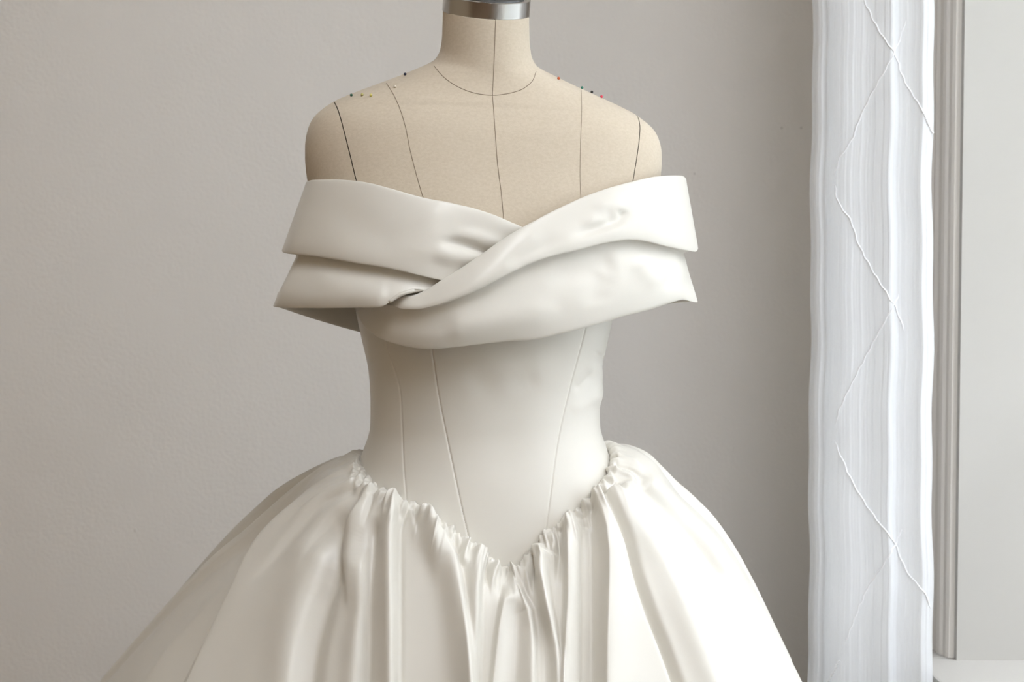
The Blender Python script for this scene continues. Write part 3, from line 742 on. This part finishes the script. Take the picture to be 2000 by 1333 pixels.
cb = BVHTree.FromPolygons([Vector(v) for v in main.reshape(-1, 3)], [tuple(f) for f in grid_faces(main.shape[0], main.shape[1])])
TK = [[(1683, -10), (1718, 62), (1743, 99), (1768, 161), (1800, 213), (1815, 245)],
      [(1770, 40), (1743, 110), (1711, 168), (1683, 223), (1659, 282), (1641, 307), (1630, 345)],
      [(1630, 360), (1638, 396), (1661, 431), (1676, 475), (1708, 535), (1743, 592), (1768, 648)],
      [(1755, 575), (1743, 601), (1713, 655), (1671, 736), (1640, 801), (1632, 830)],
      [(1630, 860), (1640, 885), (1671, 953), (1707, 1008), (1742, 1054), (1777, 1125), (1803, 1155), (1818, 1190)],
      [(1762, 1034), (1732, 1094), (1697, 1145), (1671, 1205), (1650, 1260)]]
TK += [[(1800, 213), (1812, 240), (1822, 262)], [(1640, 1290), (1625, 1320), (1610, 1345)]]
for q in TK:
    d = spline(q, 70); out = []
    for i, a in enumerate(d):
        p, nn = hit(a[0] + 1.2 * math.sin(i * 0.9) + random.uniform(-0.6, 0.6), a[1], cb, 0.0006)
        if p is not None: out.append(tuple(p))
    if len(out) > 6:
        out = np.array(out); out[1:-1, 1] = 0.25 * out[:-2, 1] + 0.5 * out[1:-1, 1] + 0.25 * out[2:, 1]
        tube('pintuck', out, 0.0011, M['tuck'], cur, 6, True)
# rod above the frame
rod = empty('curtain_rod', (XR, 0.30, 2.64)); tag(rod, 'slim steel curtain rod carrying the sheer curtain above the window', 'curtain rod')
tube('rod', [(0.50, 0.50, 2.645), (0.50, 0.1, 2.645), (0.50, -1.30, 2.645)], 0.009, M['steel'], rod, 14)
for yy in (0.47, -1.25): box_obj('bracket', (0.495, XR, yy - 0.008, yy + 0.008, 2.63, 2.66), M['steel'], rod, 0.002)

# ------------------------------------------------------------------ ball-headed pins in the shoulders
PINS = [(792, 147, (0.015, 0.02, 0.05), 'navy ball-headed pin on the shoulder nearest the neck, at the skyline'),
        (772, 171, (0.66, 0.60, 0.50), 'pearl ball-headed pin beside the shaded princess seam'),
        (687, 188, (0.02, 0.10, 0.06), 'dark green ball-headed pin nearest the shaded arm cap'),
        (708, 187, (0.55, 0.50, 0.18), 'pale yellow ball-headed pin next to the dark green pin'),
        (725, 188, (0.60, 0.54, 0.16), 'yellow ball-headed pin farthest from the shaded arm cap in the row of three'),
        (1090, 155, (0.65, 0.14, 0.05), 'orange red ball-headed pin on the lit shoulder nearest the neck'),
        (1136, 173, (0.05, 0.25, 0.18), 'teal green ball-headed pin on the lit shoulder above the princess seam'),
        (1155, 182, (0.01, 0.01, 0.012), 'black ball-headed pin on the lit shoulder skyline'),
        (1174, 188, (0.70, 0.03, 0.08), 'bright red ball-headed pin nearest the lit arm cap')]
for (px, py, col, lab) in PINS:
    p = None; q = py
    while p is None and q < py + 20:
        p, nn = hit(px, q); q += 0.5
    if p is None: continue
    e = empty('dressmaking_pin', tuple(p)); tag(e, lab, 'pin', 'pins in the dress form shoulders')
    bm = bmesh.new(); bmesh.ops.create_uvsphere(bm, u_segments=12, v_segments=8, radius=0.0017)
    bmesh.ops.translate(bm, verts=bm.verts[:], vec=p + nn * 0.0014); bm_obj('pin_head', bm, pin_mat('pin_head_paint', col), e, True)
    tube('pin_shaft', [tuple(p + nn * 0.0012), tuple(p - nn * 0.004 + Vector((0, 0, -0.002))), tuple(p - nn * 0.010 + Vector((0, 0, -0.006)))], 0.0003, M['steel'], e, 5)
